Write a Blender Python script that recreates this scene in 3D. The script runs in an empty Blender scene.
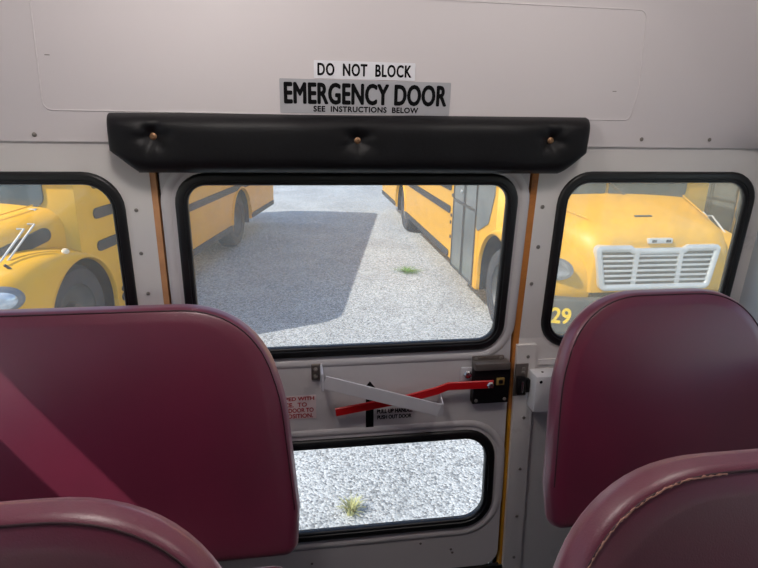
import bpy, bmesh, math, random
from mathutils import Vector, Matrix
random.seed(7)
C = bpy.context.scene.collection
sc = bpy.context.scene
R = math.radians

# ------------------------------------------------------------------ camera, sky, sun, exposure
cam_d = bpy.data.cameras.new('camera')
cam_d.sensor_width = 36.0
cam_d.lens = 36.0 * 562.0 / 758.0
cam_d.clip_start = 0.02
cam = bpy.data.objects.new('camera', cam_d)
C.objects.link(cam)
right = Vector((0.98848372, -0.15026545, 0.01789515))
down = Vector((-0.02702652, -0.29165439, -0.95614188))
fwd = Vector((0.14889428, 0.94464703, -0.29235676))
M3 = Matrix((right, -down, -fwd)).transposed()
cam.matrix_world = Matrix.Translation((-0.149, -1.394, 1.42)) @ M3.to_4x4()
sc.camera = cam

LIGHT = Vector((2.68, 1.02, -3.05)).normalized()          # direction the sunlight travels
w = bpy.data.worlds.new('sky'); sc.world = w; w.use_nodes = True
nt = w.node_tree; bg = nt.nodes['Background']
sky = nt.nodes.new('ShaderNodeTexSky'); sky.sky_type = 'NISHITA'; sky.sun_disc = False
sky.sun_elevation = math.asin(-LIGHT.z); sky.sun_rotation = math.atan2(-LIGHT.x, -LIGHT.y)
sky.dust_density = 0.5
nt.links.new(sky.outputs[0], bg.inputs[0]); bg.inputs[1].default_value = 0.235
sun_d = bpy.data.lights.new('sun', 'SUN'); sun_d.energy = 4.0; sun_d.angle = R(0.6); sun_d.color = (1.0, 0.95, 0.86)
sun = bpy.data.objects.new('sun', sun_d); C.objects.link(sun)
sun.rotation_euler = LIGHT.to_track_quat('-Z', 'Y').to_euler()
sun.location = (-6, -3, 9)

vs = sc.view_settings
vs.view_transform = 'Standard'; vs.look = 'None'; vs.gamma = 1.0; vs.use_curve_mapping = False
vs.exposure = 0.40
sc.cycles.max_bounces = 10; sc.cycles.diffuse_bounces = 6; sc.cycles.transparent_max_bounces = 12
sc.cycles.use_denoising = True
sc.cycles.sample_clamp_indirect = 8.0

# ------------------------------------------------------------------ materials
def lin(h):
    r = []
    for v in h:
        v /= 255.0
        r.append(v / 12.92 if v <= 0.04045 else ((v + 0.055) / 1.055) ** 2.4)
    return tuple(r) + (1.0,)

def mat(name, col, rough=0.5, metal=0.0, var=0.0, vscale=8.0, bump=0.0, bscale=200.0, spec=0.5, coat=0.0, emit=None, estr=0.0, dirt=None, dscale=3.0, dlo=.55, dhi=.75):
    m = bpy.data.materials.new(name); m.use_nodes = True
    n = m.node_tree.nodes; l = m.node_tree.links; b = n['Principled BSDF']
    c = lin(col) if max(col) > 1.001 else tuple(col) + (1.0,)
    b.inputs['Base Color'].default_value = c
    b.inputs['Roughness'].default_value = rough; b.inputs['Metallic'].default_value = metal
    b.inputs['Specular IOR Level'].default_value = spec
    b.inputs['Coat Weight'].default_value = coat
    tc = n.new('ShaderNodeTexCoord')
    last = None
    if var:
        nz = n.new('ShaderNodeTexNoise'); nz.inputs['Scale'].default_value = vscale; nz.inputs['Detail'].default_value = 6
        l.new(tc.outputs['Object'], nz.inputs['Vector'])
        mp = n.new('ShaderNodeMapRange'); mp.inputs['From Min'].default_value = .3; mp.inputs['From Max'].default_value = .7
        mp.inputs['To Min'].default_value = 1 - var; mp.inputs['To Max'].default_value = 1 + var
        l.new(nz.outputs['Fac'], mp.inputs['Value'])
        mx = n.new('ShaderNodeVectorMath'); mx.operation = 'SCALE'; mx.inputs[0].default_value = c[:3]
        l.new(mp.outputs[0], mx.inputs['Scale']); last = mx.outputs[0]
    if dirt:
        nz = n.new('ShaderNodeTexNoise'); nz.inputs['Scale'].default_value = dscale; nz.inputs['Detail'].default_value = 10; nz.inputs['Roughness'].default_value = .7
        l.new(tc.outputs['Object'], nz.inputs['Vector'])
        mp = n.new('ShaderNodeMapRange'); mp.inputs['From Min'].default_value = dlo; mp.inputs['From Max'].default_value = dhi
        l.new(nz.outputs['Fac'], mp.inputs['Value'])
        mx = n.new('ShaderNodeMix'); mx.data_type = 'RGBA'
        l.new(mp.outputs[0], mx.inputs['Factor'])
        if last is None: mx.inputs['A'].default_value = c
        else: l.new(last, mx.inputs['A'])
        mx.inputs['B'].default_value = lin(dirt); last = mx.outputs['Result']
    if last is not None: l.new(last, b.inputs['Base Color'])
    if bump:
        nz = n.new('ShaderNodeTexNoise'); nz.inputs['Scale'].default_value = bscale; nz.inputs['Detail'].default_value = 3
        l.new(tc.outputs['Object'], nz.inputs['Vector'])
        bp = n.new('ShaderNodeBump'); bp.inputs['Strength'].default_value = bump; bp.inputs['Distance'].default_value = .002
        l.new(nz.outputs['Fac'], bp.inputs['Height']); l.new(bp.outputs[0], b.inputs['Normal'])
    if emit:
        b.inputs['Emission Color'].default_value = lin(emit); b.inputs['Emission Strength'].default_value = estr
    return m

def glass_mat(name, dust, dust_col=(225, 222, 212), tint=(1, 1, 1), speck=0.35, gloss=0.04):
    """window glass with a film of dust: mostly see-through, some scattering, a faint reflection"""
    m = bpy.data.materials.new(name); m.use_nodes = True
    n = m.node_tree.nodes; l = m.node_tree.links
    n.remove(n['Principled BSDF']); out = n['Material Output']
    tr = n.new('ShaderNodeBsdfTransparent'); tr.inputs[0].default_value = tuple(tint) + (1,)
    df = n.new('ShaderNodeBsdfDiffuse'); df.inputs[0].default_value = lin(dust_col)
    tl = n.new('ShaderNodeBsdfTranslucent'); tl.inputs[0].default_value = lin(dust_col)
    dm = n.new('ShaderNodeMixShader'); dm.inputs[0].default_value = .7
    l.new(df.outputs[0], dm.inputs[1]); l.new(tl.outputs[0], dm.inputs[2])
    tc = n.new('ShaderNodeTexCoord'); nz = n.new('ShaderNodeTexNoise')
    nz.inputs['Scale'].default_value = 7; nz.inputs['Detail'].default_value = 12; nz.inputs['Roughness'].default_value = .72
    l.new(tc.outputs['Object'], nz.inputs['Vector'])
    mp = n.new('ShaderNodeMapRange'); mp.inputs['From Min'].default_value = .3; mp.inputs['From Max'].default_value = .7
    mp.inputs['To Min'].default_value = dust * (1 - speck); mp.inputs['To Max'].default_value = dust * (1 + speck)
    l.new(nz.outputs['Fac'], mp.inputs['Value'])
    m1 = n.new('ShaderNodeMixShader'); l.new(mp.outputs[0], m1.inputs[0]); l.new(tr.outputs[0], m1.inputs[1]); l.new(dm.outputs[0], m1.inputs[2])
    gl = n.new('ShaderNodeBsdfGlossy'); gl.inputs['Roughness'].default_value = .03
    m2 = n.new('ShaderNodeMixShader'); m2.inputs[0].default_value = gloss
    l.new(m1.outputs[0], m2.inputs[1]); l.new(gl.outputs[0], m2.inputs[2]); l.new(m2.outputs[0], out.inputs[0])
    return m

def gravel_mat():
    m = bpy.data.materials.new('pale crushed gravel'); m.use_nodes = True
    n = m.node_tree.nodes; l = m.node_tree.links; b = n['Principled BSDF']; b.inputs['Roughness'].default_value = .9
    tc = n.new('ShaderNodeTexCoord')
    v = n.new('ShaderNodeTexVoronoi'); v.inputs['Scale'].default_value = 62
    l.new(tc.outputs['Object'], v.inputs['Vector'])
    sep = n.new('ShaderNodeSeparateColor'); l.new(v.outputs['Color'], sep.inputs[0])
    rp = n.new('ShaderNodeValToRGB'); e = rp.color_ramp.elements
    e[0].color = (.19, .20, .205, 1); e[1].color = (.63, .65, .64, 1)
    e.new(.4).color = (.405, .425, .42, 1)
    l.new(sep.outputs[0], rp.inputs[0])
    nz = n.new('ShaderNodeTexNoise'); nz.inputs['Scale'].default_value = 1.1; nz.inputs['Detail'].default_value = 8
    l.new(tc.outputs['Object'], nz.inputs['Vector'])
    mp = n.new('ShaderNodeMapRange'); mp.inputs['From Min'].default_value = .3; mp.inputs['From Max'].default_value = .7
    mp.inputs['To Min'].default_value = .86; mp.inputs['To Max'].default_value = 1.12
    l.new(nz.outputs['Fac'], mp.inputs['Value'])
    mx = n.new('ShaderNodeVectorMath'); mx.operation = 'SCALE'
    l.new(rp.outputs[0], mx.inputs[0]); l.new(mp.outputs[0], mx.inputs['Scale']); l.new(mx.outputs[0], b.inputs['Base Color'])
    bp = n.new('ShaderNodeBump'); bp.inputs['Strength'].default_value = .7; bp.inputs['Distance'].default_value = .010; bp.invert = True
    l.new(v.outputs['Distance'], bp.inputs['Height']); l.new(bp.outputs[0], b.inputs['Normal'])
    return m

M = dict(
    wall=mat('painted steel wall', (224, 220, 217), .42, var=.025, vscale=3, bump=.05, bscale=60, dirt=(150, 140, 132), dscale=5, dlo=.62, dhi=.9),
    header=mat('painted header panel', (220, 214, 214), .5, var=.015, vscale=2, bump=.03, bscale=40),
    side=mat('painted side wall', (168, 174, 180), .5, var=.02),
    door=mat('painted steel door', (206, 202, 203), .4, var=.03, vscale=4, bump=.06, bscale=50, dirt=(120, 108, 98), dscale=7, dlo=.64, dhi=.95),
    orange=mat('orange painted door edge', (190, 120, 55), .5, var=.12, vscale=30, dirt=(110, 65, 35), dscale=12),
    tan=mat('tan painted door edge', (205, 150, 105), .5, var=.1, vscale=30),
    yellow=mat('yellow painted door edge', (200, 140, 25), .5, var=.1, vscale=30),
    rubber=mat('black rubber gasket', (22, 22, 24), .38, var=.15, vscale=30),
    seal=mat('dark rubber seal', (12, 12, 12), .8),
    screw=mat('dull steel screw', (134, 128, 122), .45, .2),
    hole=mat('worn dark mark', (110, 100, 96), .7),
    vinylblack=mat('black vinyl', (9, 9, 13), .5, var=.2, vscale=10, bump=.15, bscale=120, spec=.3),
    brass=mat('brass upholstery button', (150, 115, 85), .35, .6),
    maroon=mat('maroon vinyl', (104, 17, 50), .40, var=.10, vscale=5, bump=.16, bscale=420, spec=.85, coat=.2),
    maroon_seam=mat('dark maroon seam', (52, 14, 26), .5),
    foam=mat('torn pale foam', (178, 130, 116), .9, var=.2, vscale=60),
    greymetal=mat('grey painted metal', (95, 95, 98), .5),
    signwhite=mat('white sticker', (236, 236, 240), .5),
    signgrey=mat('silver grey sticker', (176, 176, 180), .45),
    ink=mat('black ink', (10, 10, 13), .8, spec=.15),
    redink=mat('red ink', (176, 30, 44), .5),
    pinkwhite=mat('faded white sticker', (226, 206, 206), .5),
    red=mat('red painted lever', (205, 18, 26), .35, var=.06, vscale=20),
    guard=mat('white enamelled guard bar', (214, 212, 216), .35),
    latchblack=mat('black greasy latch', (24, 23, 25), .35, .3, var=.2, vscale=25),
    latchgrey=mat('worn grey latch cover', (126, 118, 112), .4, .5, var=.15, vscale=20, dirt=(70, 55, 45), dscale=14),
    steel=mat('bright steel bolt', (190, 190, 190), .25, 1.0),
    boxwhite=mat('white box', (226, 224, 224), .4),
    floor=mat('ribbed black rubber floor', (40, 42, 46), .6, var=.1),
    yellowbus=mat('school bus yellow paint', (236, 176, 36), .45, var=.05, vscale=2.5, coat=.08, dirt=(204, 166, 88), dscale=3, dlo=.55, dhi=.95),
    busblack=mat('black rub rail', (58, 58, 60), .6, var=.1),
    bumper=mat('dusty black bumper', (84, 86, 84), .6, var=.12, vscale=6),
    tyre=mat('dusty tyre rubber', (66, 66, 68), .85, var=.2, vscale=10, bump=.3, bscale=40),
    rim=mat('grey wheel rim', (92, 91, 88), .5, .4, var=.15),
    well=mat('dark wheel well', (34, 34, 34), .9),
    busglass=mat('dark bus glass', (52, 66, 72), .08, spec=.7, var=.2, vscale=2),
    doorglass=mat('dusty entrance door glass', (112, 116, 112), .25, var=.15, vscale=4),
    chrome=mat('silver grille', (214, 216, 212), .3, .35),
    grilledark=mat('dark grille mesh', (96, 98, 98), .7, var=.1),  # plain dark grey behind the slats
    lens=mat('clear headlight lens', (205, 212, 216), .08, .3, var=.2, vscale=20, spec=.8),
    bezel=mat('grey headlight bezel', (120, 124, 128), .4, .3),
    amber=mat('pale marker lamp', (245, 225, 190), .2),
    numyellow=mat('yellow number paint', (248, 208, 50), .5),
    grass=mat('green grass blades', (110, 150, 60), .7, var=.25, vscale=20),
    drygrass=mat('dry grass blades', (180, 180, 120), .7, var=.25, vscale=20),
    gravel=gravel_mat(),
    glass=glass_mat('dusty window glass', .13),
    glass_side=glass_mat('very dusty window glass', .23, (236, 226, 196)),
    glass_left=glass_mat('thinly dusty window glass', .08, (232, 226, 208)),
    glass_tint=glass_mat('tinted side window glass', .04, (200, 196, 186), (.88, .88, .88)),
    glass_front=glass_mat('dimming windshield glass', .05, (200, 196, 186), (.6, .6, .6)),  # tint deepened to hold back light from the unseen front
    glass_low=glass_mat('lightly dusty window glass', .07),
    lampglass=mat('added fill lamp lens', (240, 240, 232), .4, emit=(255, 244, 228), estr=6.0),  # glowing lens of the added ceiling fill lamps
)

_b = M['maroon'].node_tree.nodes['Principled BSDF']           # coat and pinkish sheen on the worn vinyl
_b.inputs['Coat Roughness'].default_value = .3; _b.inputs['Sheen Weight'].default_value = .42; _b.inputs['Sheen Roughness'].default_value = .45; _b.inputs['Sheen Tint'].default_value = (1, .8, .86, 1)

# ------------------------------------------------------------------ helpers
def link(name, me, m=None, parent=None, smooth=False, angle=None):
    if m: me.materials.append(m)
    if smooth:
        for p in me.polygons: p.use_smooth = True
    o = bpy.data.objects.new(name, me); C.objects.link(o)
    if parent: o.parent = parent
    if smooth and angle:
        try: me.set_sharp_from_angle(angle=R(angle))
        except Exception: pass
    return o

def mesh(name, v, f, m=None, parent=None, smooth=False, angle=None):
    me = bpy.data.meshes.new(name); me.from_pydata([tuple(p) for p in v], [], f)
    bm = bmesh.new(); bm.from_mesh(me); bmesh.ops.recalc_face_normals(bm, faces=bm.faces); bm.to_mesh(me); bm.free()
    return link(name, me, m, parent, smooth, angle)

def bm_obj(name, bm, m=None, parent=None, smooth=False, angle=None):
    me = bpy.data.meshes.new(name); bmesh.ops.recalc_face_normals(bm, faces=bm.faces); bm.to_mesh(me); bm.free()
    return link(name, me, m, parent, smooth, angle)

def empty(name, loc=(0, 0, 0), rz=0):
    o = bpy.data.objects.new(name, None); o.empty_display_size = .1
    o.location = loc; o.rotation_euler = (0, 0, rz); C.objects.link(o); return o

def tag(o, label, cat, group=None):
    o['label'] = label; o['category'] = cat
    if group: o['group'] = group
    return o

def structure(o, label=None):
    o['kind'] = 'structure'
    if label: o['label'] = label
    return o

def add_box(bm, x0, x1, y0, y1, z0, z1, bev=0.0, seg=2, mtx=None):
    r = bmesh.ops.create_cube(bm, size=1.0); vs_ = r['verts']
    for v in vs_:
        v.co = Vector((x0 + (v.co.x + .5) * (x1 - x0), y0 + (v.co.y + .5) * (y1 - y0), z0 + (v.co.z + .5) * (z1 - z0)))
    if bev:
        es = list({e for v in vs_ for e in v.link_edges})
        rr = bmesh.ops.bevel(bm, geom=es, offset=bev, segments=seg, profile=.5, affect='EDGES')
        vs_ = list({v for f in rr['faces'] for v in f.verts} | {v for v in vs_ if v.is_valid})
    if mtx is not None:
        seen = set()
        for v in vs_:
            if v.is_valid and v not in seen:
                seen.add(v); v.co = mtx @ v.co
    return vs_

def box(name, x0, x1, y0, y1, z0, z1, m, parent=None, bev=0.0, seg=2, mtx=None):
    bm = bmesh.new(); add_box(bm, x0, x1, y0, y1, z0, z1, bev, seg, mtx)
    return bm_obj(name, bm, m, parent, smooth=bev > 0, angle=40)

def add_tube(bm, pts, r, n=10, caps=True, closed=False):
    pts = [Vector(p) for p in pts]; rings = []; k = len(pts)
    for i, p in enumerate(pts):
        if closed: d = (pts[(i + 1) % k] - pts[i - 1]).normalized()
        else: d = (pts[min(i + 1, k - 1)] - pts[max(i - 1, 0)]).normalized()
        a = Vector((0, 0, 1)) if abs(d.z) < .9 else Vector((1, 0, 0))
        u = d.cross(a).normalized(); v = d.cross(u).normalized()
        rr = r[i] if isinstance(r, (list, tuple)) else r
        rings.append([bm.verts.new(p + rr * (math.cos(2 * math.pi * j / n) * u + math.sin(2 * math.pi * j / n) * v)) for j in range(n)])
    for i in range(k if closed else k - 1):
        a, b = rings[i], rings[(i + 1) % k]
        for j in range(n): bm.faces.new((a[j], a[(j + 1) % n], b[(j + 1) % n], b[j]))
    if caps and not closed:
        bm.faces.new(rings[0][::-1]); bm.faces.new(rings[-1])

def tube(name, pts, r, m, parent=None, n=10, closed=False):
    bm = bmesh.new(); add_tube(bm, pts, r, n, True, closed); return bm_obj(name, bm, m, parent, True, 50)

def add_lathe(bm, prof, n=32, mtx=None):
    """prof: (radius, axial) list; axis along local +Y"""
    rings = []
    for r, a in prof:
        if r < 1e-5: rings.append([bm.verts.new((mtx or Matrix()) @ Vector((0, a, 0)))])
        else: rings.append([bm.verts.new((mtx or Matrix()) @ Vector((r * math.cos(2 * math.pi * j / n), a, r * math.sin(2 * math.pi * j / n)))) for j in range(n)])
    for a, b in zip(rings, rings[1:]):
        for j in range(n):
            if len(a) == 1 and len(b) == 1: continue
            if len(a) == 1: bm.faces.new((a[0], b[j], b[(j + 1) % n]))
            elif len(b) == 1: bm.faces.new((a[j], a[(j + 1) % n], b[0]))
            else: bm.faces.new((a[j], a[(j + 1) % n], b[(j + 1) % n], b[j]))

def lathe(name, prof, m, parent=None, n=32, mtx=None, angle=40):
    bm = bmesh.new(); add_lathe(bm, prof, n, mtx); return bm_obj(name, bm, m, parent, True, angle)

def fillet(pts, rad, n=8):
    """rounded outline of a polygon; rad: one radius or one per corner"""
    out = []; k = len(pts)
    for i in range(k):
        p0, p1, p2 = Vector(pts[i - 1]), Vector(pts[i]), Vector(pts[(i + 1) % k])
        r = rad[i] if isinstance(rad, (list, tuple)) else rad
        if r <= 0: out.append((p1.x, p1.y)); continue
        a = (p0 - p1).normalized(); b = (p2 - p1).normalized()
        th = a.angle(b); d = r / math.tan(th / 2)
        c = p1 + (a + b).normalized() * (r / math.sin(th / 2))
        s = p1 + a * d - c; e = p1 + b * d - c
        a0 = math.atan2(s.y, s.x); a1 = math.atan2(e.y, e.x); da = a1 - a0
        while da > math.pi: da -= 2 * math.pi
        while da < -math.pi: da += 2 * math.pi
        for j in range(n + 1):
            t = a0 + da * j / n; out.append((c.x + r * math.cos(t), c.y + r * math.sin(t)))
    return out

def rect(x0, x1, z0, z1, r=0.0, n=8):
    return fillet([(x0, z0), (x1, z0), (x1, z1), (x0, z1)], r, n)

def inset(o, d):
    """offset a ccw outline inward by d"""
    k = len(o); out = []
    for i in range(k):
        a = Vector(o[i]) - Vector(o[i - 1]); b = Vector(o[(i + 1) % k]) - Vector(o[i])
        if a.length < 1e-9: a = b
        if b.length < 1e-9: b = a
        na = Vector((-a.y, a.x)).normalized(); nb = Vector((-b.y, b.x)).normalized()
        m_ = (na + nb).normalized(); s = d / max(.3, m_.dot(na))
        out.append((o[i][0] + m_.x * s, o[i][1] + m_.y * s))
    return out

def fill2d(outlines, half, bevel=0.0, bres=2):
    """filled flat curve with holes, extruded +-half along its own normal; returns a mesh in (x, y, n)"""
    cu = bpy.data.curves.new('outline', 'CURVE'); cu.dimensions = '2D'; cu.fill_mode = 'BOTH'
    for o in outlines:
        s = cu.splines.new('POLY'); s.points.add(len(o) - 1)
        for p, q in zip(s.points, o): p.co = (q[0], q[1], 0, 1)
        s.use_cyclic_u = True
    cu.extrude = half; cu.bevel_depth = bevel; cu.bevel_resolution = bres
    if bevel: cu.offset = -bevel
    ob = bpy.data.objects.new('outline', cu); C.objects.link(ob)
    dg = bpy.context.evaluated_depsgraph_get(); dg.update()
    me = bpy.data.meshes.new_from_object(ob.evaluated_get(dg))
    bpy.data.objects.remove(ob); bpy.data.curves.remove(cu)
    return me

def plate(name, outlines, half, mp, m, parent=None, bevel=0.0, smooth=False):
    """mp(x, y, n) -> world/local point"""
    me = fill2d(outlines, half - bevel, bevel, 2 if bevel < .06 else 5)
    bm = bmesh.new(); bm.from_mesh(me); bpy.data.meshes.remove(me)
    bmesh.ops.remove_doubles(bm, verts=bm.verts, dist=1e-6)
    for v in bm.verts: v.co = mp(*v.co)
    return bm_obj(name, bm, m, parent, smooth or bevel > 0, 40)

def text_mesh(name, s, x0, x1, z0, z1, mp, m, parent, bold=0.0, depth=.0004, spacing=1.0, align=None):
    """lettering fitted to a box; mp(x, z, n) places it"""
    cu = bpy.data.curves.new('t', 'FONT'); cu.body = s; cu.size = 1; cu.extrude = 0.0; cu.space_character = spacing
    cu.resolution_u = 4
    ob = bpy.data.objects.new('t', cu); C.objects.link(ob)
    dg = bpy.context.evaluated_depsgraph_get(); dg.update()
    me = bpy.data.meshes.new_from_object(ob.evaluated_get(dg))
    bpy.data.objects.remove(ob); bpy.data.curves.remove(cu)
    xs = [v.co.x for v in me.vertices]; ys = [v.co.y for v in me.vertices]
    ax, bx, ay, by = min(xs), max(xs), min(ys), max(ys); bw = bold * (z1 - z0)
    pts = [(x0 + bw + (v.co.x - ax) / (bx - ax) * (x1 - x0 - 2 * bw), z0 + bw + (v.co.y - ay) / (by - ay) * (z1 - z0 - 2 * bw)) for v in me.vertices]
    fc = [tuple(p.vertices) for p in me.polygons]; bpy.data.meshes.remove(me)
    vv, ff = [], []
    for i in range(8 if bold else 1):
        k = len(vv); ox, oz = (bw * math.cos(i * math.pi / 4), bw * math.sin(i * math.pi / 4)) if bold else (0, 0)
        vv += [mp(x + ox, z + oz, depth + i * .000004) for x, z in pts]; ff += [tuple(q + k for q in f_) for f_ in fc]
    me = bpy.data.meshes.new(name); me.from_pydata([tuple(p) for p in vv], [], ff)
    me.name = name
    return link(name, me, m, parent)

def ring(name, outline, prof, mp, m, parent=None):
    """sweep prof [(inset, out)] around an outline; open profile closed back to the first point"""
    bm = bmesh.new(); loops = []
    for d, h in prof:
        loops.append([bm.verts.new(mp(x, z, h)) for x, z in inset(outline, d)])
    k = len(outline); L = len(loops)
    for a in range(L):
        A, B = loops[a], loops[(a + 1) % L]
        for i in range(k): bm.faces.new((A[i], A[(i + 1) % k], B[(i + 1) % k], B[i]))
    return bm_obj(name, bm, m, parent, True, 50)

# ------------------------------------------------------------------ the rear wall surface: kinked at the belt line
ZK = 0.817
TU, TL = math.tan(R(3)), math.tan(R(4))
def yw(z): return -(z - ZK) * TU if z >= ZK else -(ZK - z) * TL
def onwall(x, z, n=0.0): return Vector((x, yw(z) - n, z))          # n = towards the inside of the bus
HW = 1.145

# gravel yard
v = []; f = []
N = 24; S = 70.0
for i in range(N + 1):
    for j in range(N + 1):
        v.append((-S + 2 * S * i / N, -S + 2 * S * j / N + 20, -.95))
for i in range(N):
    for j in range(N):
        a = i * (N + 1) + j; f.append((a, a + N + 1, a + N + 2, a + 1))
structure(mesh('gravel_ground', v, f, M['gravel']), 'pale crushed gravel yard outside the bus')

# upper and lower rear wall
Wr_out = rect(.533, 1.106, .787, 1.283, .085)          # right window, outer line of the gasket
Wl_out = rect(-1.106, -.533, .787, 1.279, .085)
Dm_out = rect(-.420, .424, .790, 1.277, .072)          # door main window
Dl_out = rect(-.420, .421, .228, .546, .092)           # door lower window
def wall_map(x, z, n): return Vector((x, yw(z) - n + .0, z))

def join(name, parts, m, parent=None):
    bm = bmesh.new()
    for outlines, half in parts:
        me = fill2d(outlines, half); b2 = bmesh.new(); b2.from_mesh(me); bpy.data.meshes.remove(me)
        bmesh.ops.remove_doubles(b2, verts=b2.verts, dist=1e-6)
        tmp = bpy.data.meshes.new('t')
        for vv in b2.verts: vv.co = wall_map(vv.co.x, vv.co.y, vv.co.z - half)
        b2.to_mesh(tmp); b2.free(); bm.from_mesh(tmp); bpy.data.meshes.remove(tmp)
    return bm_obj(name, bm, m, parent)

def clip_low(o): return [(x, min(z, ZK)) for x, z in o]
def clip_up(o): return [(x, max(z, ZK)) for x, z in o]
def notch(x0, x1, z0, z1, o, side):
    return o
g = .012
def shrink(o): return inset(o, g)
# upper wall pieces: left pier+window, right pier+window (the window cuts dip just below the belt: split there)
def up_side(sgn):
    a, b = (.4745, HW) if sgn > 0 else (-HW, -.4715)
    hole = shrink(Wr_out if sgn > 0 else Wl_out)
    up = [p for p in hole if p[1] > ZK + .001]; lo_ = [p for p in hole if p[1] <= ZK + .001]
    # find the belt crossing on both sides
    xs = sorted(p[0] for p in hole); xl, xr = xs[0], xs[-1]
    up = sorted(up, key=lambda p: math.atan2(p[1] - ZK, p[0] - (xl + xr) / 2))      # right -> over the top -> left
    lo_ = sorted(lo_, key=lambda p: math.atan2(p[1] - ZK, p[0] - (xl + xr) / 2))    # left -> under -> right
    lxl = min(p[0] for p in lo_ if p[1] > ZK - .03) if any(p[1] > ZK - .03 for p in lo_) else xl
    a_ = a
    U = [(a, 1.40), (a, ZK), (xl + .002, ZK)] + up[::-1] + [(xr - .002, ZK), (b, ZK), (b, 1.40)]
    L = [(a, ZK), (a, 0), (b, 0), (b, ZK), (xr - .002, ZK)] + lo_[::-1] + [(xl + .002, ZK)]
    return U, L
parts = []
for s in (-1, 1):
    U, L = up_side(s); parts += [([U], .012), ([L], .012)]
parts.append(([[(-.4715, 1.40), (-.4715, 1.2845), (.4745, 1.2845), (.4745, 1.40)]], .012))
wall_rear = structure(join('wall_rear', parts, M['wall']), 'grey painted rear bulkhead of the bus')

def screw(x, z, n=.0, r=.0055, parent=None, m=None):
    nrm = Vector((0, -1, -TU if z > ZK else TL)).normalized()
    q = Vector((0, -1, 0)).rotation_difference(nrm).to_matrix().to_4x4()
    mt = Matrix.Translation(onwall(x, z, n)) @ q @ Matrix.Rotation(R(180), 4, 'Z')
    return lathe('screw', [(r, 0), (r, .0008), (r * .75, .0024), (0, .003)], m or M['screw'], parent, 12, mt)

for x, z in [(.600, .746), (.700, .746)]:
    screw(x, z, .0, .004, wall_rear)
# lower flange to the right of the post, and the left one behind the seat
for a, b in ((.5345, HW), (-HW, -.535)):
    bm = bmesh.new()
    for (z0, z1, n1) in ((.738, .752, .006),):
        vs8 = [onwall(xx, zz, nn) for xx in (a, b) for zz in (z0, z1) for nn in (0, n1)]
        vv = [bm.verts.new(p) for p in vs8]
        for q in ((0, 1, 3, 2), (4, 6, 7, 5), (0, 4, 5, 1), (2, 3, 7, 6), (1, 5, 7, 3), (0, 2, 6, 4)): bm.faces.new([vv[i] for i in q])
    structure(bm_obj('trim_1' if a > 0 else 'trim_2', bm, M['wall']))

# header panel above the seam: flat in the middle, its ends curving forward into the side walls, its top into the ceiling
def header_pt(x, z, n=0.0):
    y = yw(z) - .006
    ax = max(0.0, abs(x) - .78)
    y -= (1 - math.exp(-max(0, z - 1.346) / .10)) * .9 * ax * ax
    t = max(0.0, z - 1.66 + 1.05 * max(0.0, abs(x) - .72)); y -= 1.9 * t * t
    return Vector((x, y - n, z))
xs = [-HW + 2 * HW * i / 60 for i in range(61)]
zs = [1.346 + (1.97 - 1.346) * i / 40 for i in range(41)]
bm = bmesh.new(); G_ = [[bm.verts.new(header_pt(x, z)) for x in xs] for z in zs]
lip = [bm.verts.new(header_pt(x, 1.346, -.006)) for x in xs]
lip2 = [bm.verts.new(header_pt(x, 1.3465, .0)) for x in xs]
for i in range(40):
    for j in range(60): bm.faces.new((G_[i][j], G_[i][j + 1], G_[i + 1][j + 1], G_[i + 1][j]))
for j in range(60): bm.faces.new((lip[j], lip[j + 1], G_[0][j + 1], G_[0][j]))
bmesh.ops.delete(bm, geom=lip2, context='VERTS')
header = structure(bm_obj('wall_header', bm, M['header'], None, True, 40), 'pale header panel above the emergency door')
emb = fillet([(-.672, 1.412), (.694, 1.412), (.704, 1.49), (.690, 1.661), (-.66, 1.661)], [.018, .018, .05, .02, .02], 5)
tube('panel_ridge', [header_pt(x, z, .0002) for x, z in emb], .0015, M['header'], header, 8, True)
for x, z in [(-.698, 1.360), (.735, 1.366), (.924, 1.367)]:
    p = header_pt(x, z); mt = Matrix.Translation(p) @ Matrix.Rotation(R(180), 4, 'Z')
    lathe('screw', [(.005, 0), (.005, .001), (.0035, .0025), (0, .003)], M['screw'], header, 12, mt)
for x, z in [(-.646, 1.522), (.640, 1.479)]:
    p = header_pt(x, z)
    box('scuff', p.x - .005, p.x + .005, p.y - .0006, p.y, z - .0009, z + .0009, M['screw'], header)

# door: upper and lower leaf halves, each with its window hole
hm = shrink(Dm_out); hl = shrink(Dl_out)
xl, xr = min(p[0] for p in hm), max(p[0] for p in hm); xm = (xl + xr) / 2
hu = sorted([p for p in hm if p[1] > ZK + .001], key=lambda p: math.atan2(p[1] - ZK, p[0] - xm))
hd = sorted([p for p in hm if p[1] <= ZK + .001], key=lambda p: math.atan2(p[1] - ZK, p[0] - xm))
xa = min(p[0] for p in hd); xb = max(p[0] for p in hd)
DU = [(-.450, 1.2835), (-.450, ZK), (min(xa, hu[-1][0]), ZK)] + hu[::-1] + [(max(xb, hu[0][0]), ZK), (.450, ZK), (.450, 1.2835)]
DL = [(-.450, ZK)] + fillet([(-.450, .085), (.450, .085)] + [(.450, ZK), (-.450, ZK)], [.05, .05, 0, 0], 6)[:14] + [(.450, ZK), (xb, ZK)] + hd[::-1] + [(xa, ZK)]
door = structure(join('door_1', [([DU], .012), ([DL, hl], .012)], M['door']), 'grey emergency door with two windows in the rear wall')
GP = [(-.001, 0), (.001, .006), (.006, .0085), (.018, .008), (.0195, .0055), (.0215, .0065), (.026, .005), (.0285, .001), (.0285, -.012), (0, -.012)]
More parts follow.
